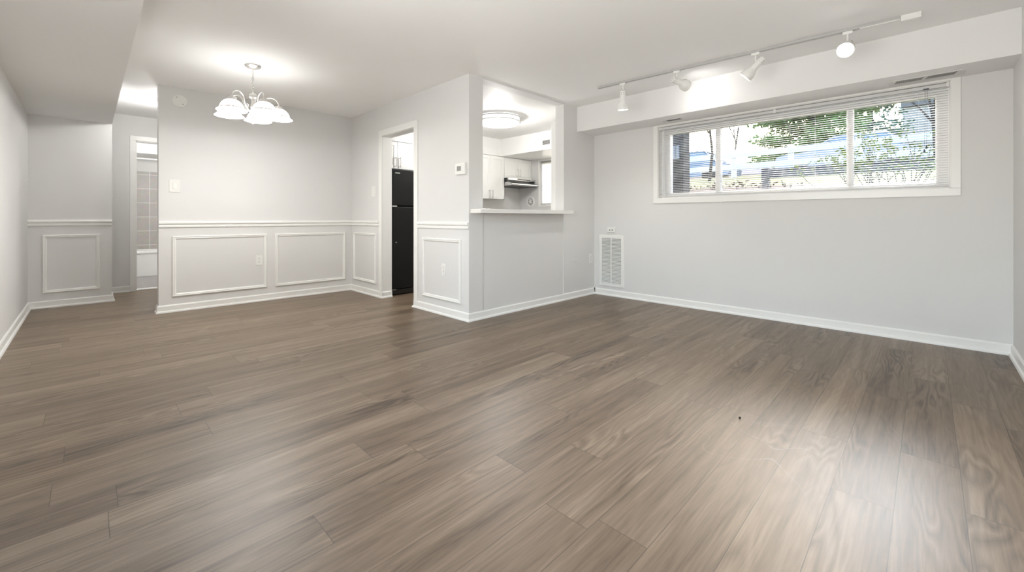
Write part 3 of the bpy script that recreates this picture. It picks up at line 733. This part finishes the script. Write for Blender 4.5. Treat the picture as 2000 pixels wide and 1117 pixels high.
# refrigerator
e = empty('refrigerator', (3.17, 5.3, 0), 'black top freezer refrigerator seen through the kitchen doorway', 'refrigerator')
FX0, FX1, FYF = 2.792, 3.540, 4.95
MB().box(FX0, FX1, FYF + .075, YB - .05, .02, 1.655, .006).build('body', 'fridge', e)
fd = MB().box(FX0, FX1, FYF, FYF + .068, 1.180, 1.660, .012).build('freezer_door', 'fridge', e)
MB().box(FX0 + .035, FX0 + .105, FYF - .004, FYF + .001, 1.602, 1.616, .002).build('badge', 'steel', fd)
rd = MB().box(FX0, FX1, FYF, FYF + .068, .085, 1.166, .012).build('fridge_door', 'fridge', e)
mb = MB(); mb.lathe([(0, .006), (.008, .006), (.009, 0)], (FX0 + .05, FYF, .70), (0, -1, 0), 14); mb.build('lock_plug', 'screw', rd)
MB().box(FX0 + .01, FX1 - .01, FYF + .03, FYF + .07, .015, .075, .004).build('toe_grille', 'black', e)
MB().box(FX0 - .006, FX0 + .06, FYF - .006, FYF + .05, 1.1665, 1.1795, .002).build('hinge', 'white', e)
MB().box(FX0 + .002, FX0 + .05, FYF - .004, FYF + .05, .076, .085, .002).build('hinge', 'steel', e)
for sx in (FX0 + .03, FX1 - .08): MB().box(sx, sx + .05, FYF + .1, FYF + .15, 0, .02).build('foot', 'black', e)

# ------------------------------------------------------------------ bathroom
e = empty('bathtub', (1.2, 9.95, 0), 'white bathtub with apron front seen through the bathroom doorway', 'bathtub')
mb = MB(); mb.box(.402, 1.998, 9.70, 9.74, 0, .40, .006); mb.build('apron', 'enamel', e)
mb = MB(); mb.box(.402, 1.998, 9.685, 9.77, .395, .44, .012); mb.box(.402, 1.998, 10.32, 10.383, .395, .44, .01); mb.box(.402, .47, 9.74, 10.35, .395, .44, .01); mb.box(1.93, 1.998, 9.74, 10.35, .395, .44, .01); mb.build('rim', 'enamel', e)
MB().box(.42, 1.98, 9.745, 10.37, .02, .10, .02).build('basin', 'enamel', e)
tag(MB().tube([(.40, 9.78, 2.06), (2.0, 9.78, 2.06)], .0125, 14).build('shower_rod', 'white', None, True), 'white shower curtain rod above the bathtub', 'shower rod')
lamp('bath_fill', 'POINT', (1.55, 8.75, 2.25), P_BATH, NEUTRAL, None, .1)  # fill added to brighten the bathroom, no lamp fixture behind it

# cable stub in the corner
e = empty('cable_stub', (4.79, 3.178, .06), 'tiny dark cable stub poking out where the baseboards meet in the corner', 'cable')
MB().tube([(4.806, 3.194, .075), (4.794, 3.182, .062), (4.790, 3.178, .045), (4.794, 3.182, .03)], .004, 8).build('cable', 'black', e, True)
MB().tube([(4.798, 3.186, .082), (4.789, 3.177, .076)], .006, 8).build('connector', 'black', e)
# small crumb on the floor
mb = MB(); mb.lathe([(0, .0), (.007, .0005), (.008, .004), (.004, .008), (0, .009)], (2.332, .68, 0), seg=9, scale=(1, .7)); tag(mb.build('crumb', 'crumb', None, True), 'tiny black speck lying on the floorboards in front of the window', 'debris')

# ------------------------------------------------------------------ outside the window
def gz(x, y=0): return 1.10 + .13 * min(x - 5.02, 9.5) + .05 * max(x - 14.52, 0)
mb = MB(); nx, ny = 46, 40; vs = {}
def gnd(x0, x1, y0, y1, nx, ny):
    v = [[mb.b.verts.new((x0 + (x1 - x0) * i / nx, y0 + (y1 - y0) * j / ny, gz(x0 + (x1 - x0) * i / nx) + random.uniform(-.012, .012))) for j in range(ny + 1)] for i in range(nx + 1)]
    for i in range(nx):
        for j in range(ny): mb.b.faces.new((v[i][j], v[i + 1][j], v[i + 1][j + 1], v[i][j + 1]))
gnd(5.02, 15.2, -14, 3.2, 40, 50); gnd(6.24, 15.2, 3.2, 24, 36, 50)
tag(mb.build('lawn', 'grass', None, True), kind='structure')
mb = MB(); mb.quad((15.2, -30, gz(15.2)), (24, -30, gz(24)), (24, 40, gz(24)), (15.2, 40, gz(15.2))); tag(mb.build('street', 'asphalt'), kind='structure')
mb = MB(); mb.quad((24, -60, gz(24)), (70, -60, gz(40)), (70, 80, gz(40)), (24, 80, gz(24))); tag(mb.build('far_lawn', 'grass'), kind='structure')
# brick pier with vent
e = empty('brick_pier', (6.5, 3.1, 1.0), 'dark brick pier outside the left pane of the wide window', 'brick pier')
MB().box(6.36, 6.60, 2.64, 3.18, 1.0, 4.2).build('brickwork', 'brick', e)
vn = MB().box(6.335, 6.362, 2.685, 2.815, 1.925, 2.130, .003).build('vent', 'bluevent', e)
mb = MB()
for k in range(6): mb.box(6.329, 6.336, 2.694 + k * .0205, 2.702 + k * .0205, 1.935, 2.12)
for z in (1.93, 2.122): mb.box(6.329, 6.336, 2.688, 2.812, z - .004, z + .004)
mb.build('vent_bars', 'ventbar', vn)
# grey timber barrier
e = empty('timber_barrier', (6.83, 1.65, gz(6.83)), 'low grey timber rail on a square post just outside the window', 'rail barrier')
MB().box(6.79, 6.88, 1.61, 1.70, gz(6.83) - .05, 1.735, .012).build('post', 'timber', e)
MB().box(6.80, 6.90, -2.6, 1.615, 1.585, 1.715, .008).build('rail', 'timber', e)
MB().box(6.79, 6.88, -2.69, -2.60, gz(6.83) - .05, 1.735, .012).build('post', 'timber', e)
# white fence
e = empty('white_rail_fence', (14.06, 1.5, gz(14.06)), 'white post and rail fence along the far side of the lawn', 'fence')
for k in range(9):
    y = 8.77 - 1.5 * k; MB().box(14.0, 14.13, y - .065, y + .065, gz(14.06) - .05, 3.10, .01).build('post', 'fence', e)
for z0 in (2.86, 2.50): MB().box(13.97, 14.01, -3.4, 8.9, z0, z0 + .17, .006).build('rail', 'fence', e)
# cars parked behind the fence
def car(x, y, z, label, paint):
    e = empty('car', (x, y, z), label, 'car', 'cars parked behind the white fence')
    L, Wd = 4.5, 1.78
    low = [(-2.2, .28), (-2.25, .55), (-2.15, .80), (-1.3, .95), (1.25, .95), (2.15, .85), (2.25, .55), (2.2, .28)]
    mb = MB(); mb.prism([(y + a, z + b) for a, b in low], 0, x - Wd / 2, x + Wd / 2); mb.build('body', paint, e)
    cab = [(-1.65, .94), (-1.15, 1.40), (.25, 1.44), (1.15, .94)]
    mb = MB(); mb.prism([(y + a, z + b) for a, b in cab], 0, x - Wd / 2 + .10, x + Wd / 2 - .10); mb.build('cabin_glass', 'carglass', e)
    mb = MB(); mb.box(x - Wd / 2 + .08, x + Wd / 2 - .08, y - 1.18, y + .30, z + 1.39, z + 1.46, .03)
    for s in (-1, 1):
        xs = x + s * (Wd / 2 - .09)
        for a, b in (((-1.62, .95), (-1.16, 1.42)), ((-.35, .95), (-.35, 1.42)), ((1.12, .95), (.28, 1.43))): mb.tube([(xs, y + a[0], z + a[1]), (xs, y + b[0], z + b[1])], .04, 6)
    mb.build('roof', paint, e)
    for sx in (-1, 1):
        for sy in (-1.4, 1.4): MB().lathe([(0, -.1), (.30, -.1), (.33, -.06), (.33, .06), (.30, .1), (0, .1)], (x + sx * (Wd / 2 - .1), y + sy, z + .33), (1, 0, 0), 20).build('wheel', 'tyre', e, True)
car(20.5, 8.4, gz(20.5), 'pale blue car behind the fence, left of the conifer', 'carblue')
car(20.5, 2.2, gz(20.5), 'white car behind the fence, below the conifer', 'carwhite')
# trees
def leaves(mb, c, rad, n, s, flat=1.0):
    for _ in range(n):
        while True:
            v = Vector((random.uniform(-1, 1), random.uniform(-1, 1), random.uniform(-1, 1)))
            if v.length < 1: break
        p = Vector(c) + Vector((v.x * rad[0], v.y * rad[1], v.z * rad[2]))
        a = Vector((random.gauss(0, 1), random.gauss(0, 1), random.gauss(0, 1) * flat)).normalized(); b = a.orthogonal().normalized() if random.random() < .5 else a.cross(Vector((random.random(), random.random(), random.random()))).normalized()
        k = s * random.uniform(.6, 1.3)
        mb.quad(p - a * k, p + b * k * .45, p + a * k, p - b * k * .45)
def ray(px, py, d): 
    v = Fv + Rv * ((px - 1000) / F_PX); return Vector((v.x * d, v.y * d, EYE - (py - HORIZON) / F_PX * d))
b = ray(1585, 300, 22)
e = empty('conifer_tree', (b.x, b.y, gz(b.x)), 'broad green conifer standing beyond the fence in the middle pane', 'tree')
MB().tube([(b.x, b.y, gz(b.x) - .2), (b.x, b.y, 8), (b.x + .1, b.y, 13)], [.22, .16, .03], 10).build('trunk', 'bark', e, True)
mb = MB()
for k in range(230):
    zz = 4.3 + 7.5 * random.random() ** 1.3; an = random.uniform(0, 6.28); rr = random.uniform(.2, 1) * 3.1 * (1 - (zz - 4.3) / 12)
    leaves(mb, (b.x + rr * math.cos(an), b.y + rr * math.sin(an), zz - rr * .10), (.72, .72, .24), 100, .13)
mb.build('foliage', 'conifer', e)
b = ray(1700, 250, 26)
e = empty('evergreen_tree', (b.x, b.y, gz(b.x)), 'blue green tree beyond the fence at the left of the right pane', 'tree')
MB().tube([(b.x, b.y, gz(b.x) - .2), (b.x, b.y, 9), (b.x, b.y, 12)], [.2, .13, .03], 10).build('trunk', 'bark', e, True)
mb = MB()
for k in range(24): leaves(mb, (b.x + random.gauss(0, .7), b.y + random.gauss(0, .7), random.uniform(5.6, 11)), (.8, .8, .5), 60, .17)
mb.build('foliage', 'conifer2', e)
def bare(px, d, hgt, label):
    b = ray(px, 340, d); z0 = gz(b.x) - .1
    e = empty('bare_tree', (b.x, b.y, z0), label, 'tree', 'bare trees beyond the lawn')
    mb = MB()
    def br(p, dr, ln, r, lv):
        q = p + dr * ln; mb.tube([p, p.lerp(q, .5) + Vector((random.gauss(0, .03), random.gauss(0, .03), 0)) * ln, q], [r, r * .8, r * .6], 6)
        if lv == 0: return
        for _ in range(random.choice((2, 3, 3))):
            nd = (dr + Vector((random.gauss(0, .45), random.gauss(0, .45), random.gauss(.1, .25)))).normalized()
            br(p.lerp(q, random.uniform(.55, 1)), nd, ln * random.uniform(.6, .8), r * .55, lv - 1)
    br(Vector((b.x, b.y, z0)), Vector((random.gauss(0, .06), random.gauss(0, .06), 1)).normalized(), hgt * .30, .045, 5)
    mb.build('trunk', 'bark', e, True)
bare(1385, 12, 6, 'bare tree in the left pane nearest the brick pier')
bare(1430, 15.7, 7, 'bare tree left of the conifer, just right of the window latch')
bare(1830, 9.5, 5, 'bare tree behind the blind cord at the right end of the window')
# shrub close to the window
b = ray(1705, 372, 4.7)
e = empty('leafy_shrub', (b.x, b.y, gz(b.x)), 'leggy green leaved shrub growing close outside the right half of the window', 'shrub')
sb = MB(); lf = MB()
for k in range(36):
    y0 = b.y + random.uniform(-.36, .36); p = Vector((b.x + random.uniform(-.15, .15), y0, gz(b.x) - .03)); dr = Vector((random.gauss(0, .25), random.gauss(0, .42), 1)).normalized()
    ln = random.uniform(.40, .74) * (1.1 - .4 * abs(y0 - b.y)); pts = [p]
    for s in range(5):
        dr = (dr + Vector((random.gauss(0, .16), random.gauss(0, .2), random.gauss(0, .06)))).normalized(); pts.append(pts[-1] + dr * ln / 5)
        if s > 0 and random.random() < .6:
            q = pts[-1] + Vector((random.gauss(0, .06), random.gauss(0, .09), .06)); sb.tube([pts[-1], q], .0018, 4)
            if s > 2: leaves(lf, q, (.04, .05, .03), 5, .024)
    sb.tube(pts, [.005, .0045, .004, .0035, .003, .002], 5)
    leaves(lf, pts[-1], (.07, .08, .04), 12, .028); leaves(lf, pts[-2], (.06, .06, .04), 5, .024)
sb.build('stems', 'barkdark', e); lf.build('foliage', 'leaf', e)
# mulch bed with fallen leaves on the left
mb = MB(); c0 = ray(1400, 366, 7.6); pts = [(c0.x + math.cos(a / 16 * 6.283) * .8 * (1 + .15 * math.sin(a * 2.3)), c0.y + math.sin(a / 16 * 6.283) * 1.5) for a in range(16)]
top = [mb.b.verts.new((x, y, gz(x) + .02)) for x, y in pts]; cc = mb.b.verts.new((c0.x, c0.y, gz(c0.x) + .09))
for i in range(16): mb.b.faces.new((top[i], top[(i + 1) % 16], cc))
leaves(mb, (c0.x, c0.y, gz(c0.x) + .06), (.8, 1.4, .10), 420, .035)
tag(mb.build('leaf_litter', 'mulch'), 'brown fallen leaves heaped on the lawn beside the brick pier', 'fallen leaves', kind='stuff')
# buildings
b = ray(1735, 290, 34)
e = empty('apartment_building', (b.x, b.y, 3), 'pale apartment building far behind the shrub at the right', 'building')
zg = gz(34)
MB().box(b.x, b.x + 8, b.y - .8, b.y + 1.9, zg - .5, 8.2).build('stair_tower', 'siding', e)
MB().box(b.x + 1.2, b.x + 9, b.y - 14, b.y - .8, zg - .5, 10).build('wall', 'palewall', e)
mb = MB(); mb.box(b.x + .9, b.x + 9.3, b.y - 14.3, b.y - .7, 10, 10.5); mb.build('roof', 'roofing', e)
for k in range(4):
    y = b.y - 3.2 - 2.8 * k
    for z in (4.9, 7.6):
        wf = MB().box(b.x + 1.12, b.x + 1.25, y - .6, y + .6, z - .7, z + .7).build('window_frame', 'fence', e)
        MB().box(b.x + 1.10, b.x + 1.13, y - .5, y + .5, z - .6, z + .6).build('pane', 'carglass', wf)
b = ray(1420, 300, 46)
e = empty('house', (b.x, b.y, 3), 'pale house far away behind the bare trees on the left', 'building')
MB().box(b.x, b.x + 8, b.y - 6, b.y + 7, zg - .5, 5.6).build('wall', 'palewall', e)
mb = MB(); mb.prism([(b.x - .4, 5.6), (b.x + 8.4, 5.6), (b.x + 4, 7.4)], 1, b.y - 6.4, b.y + 7.4); mb.build('roof', 'roofing', e)
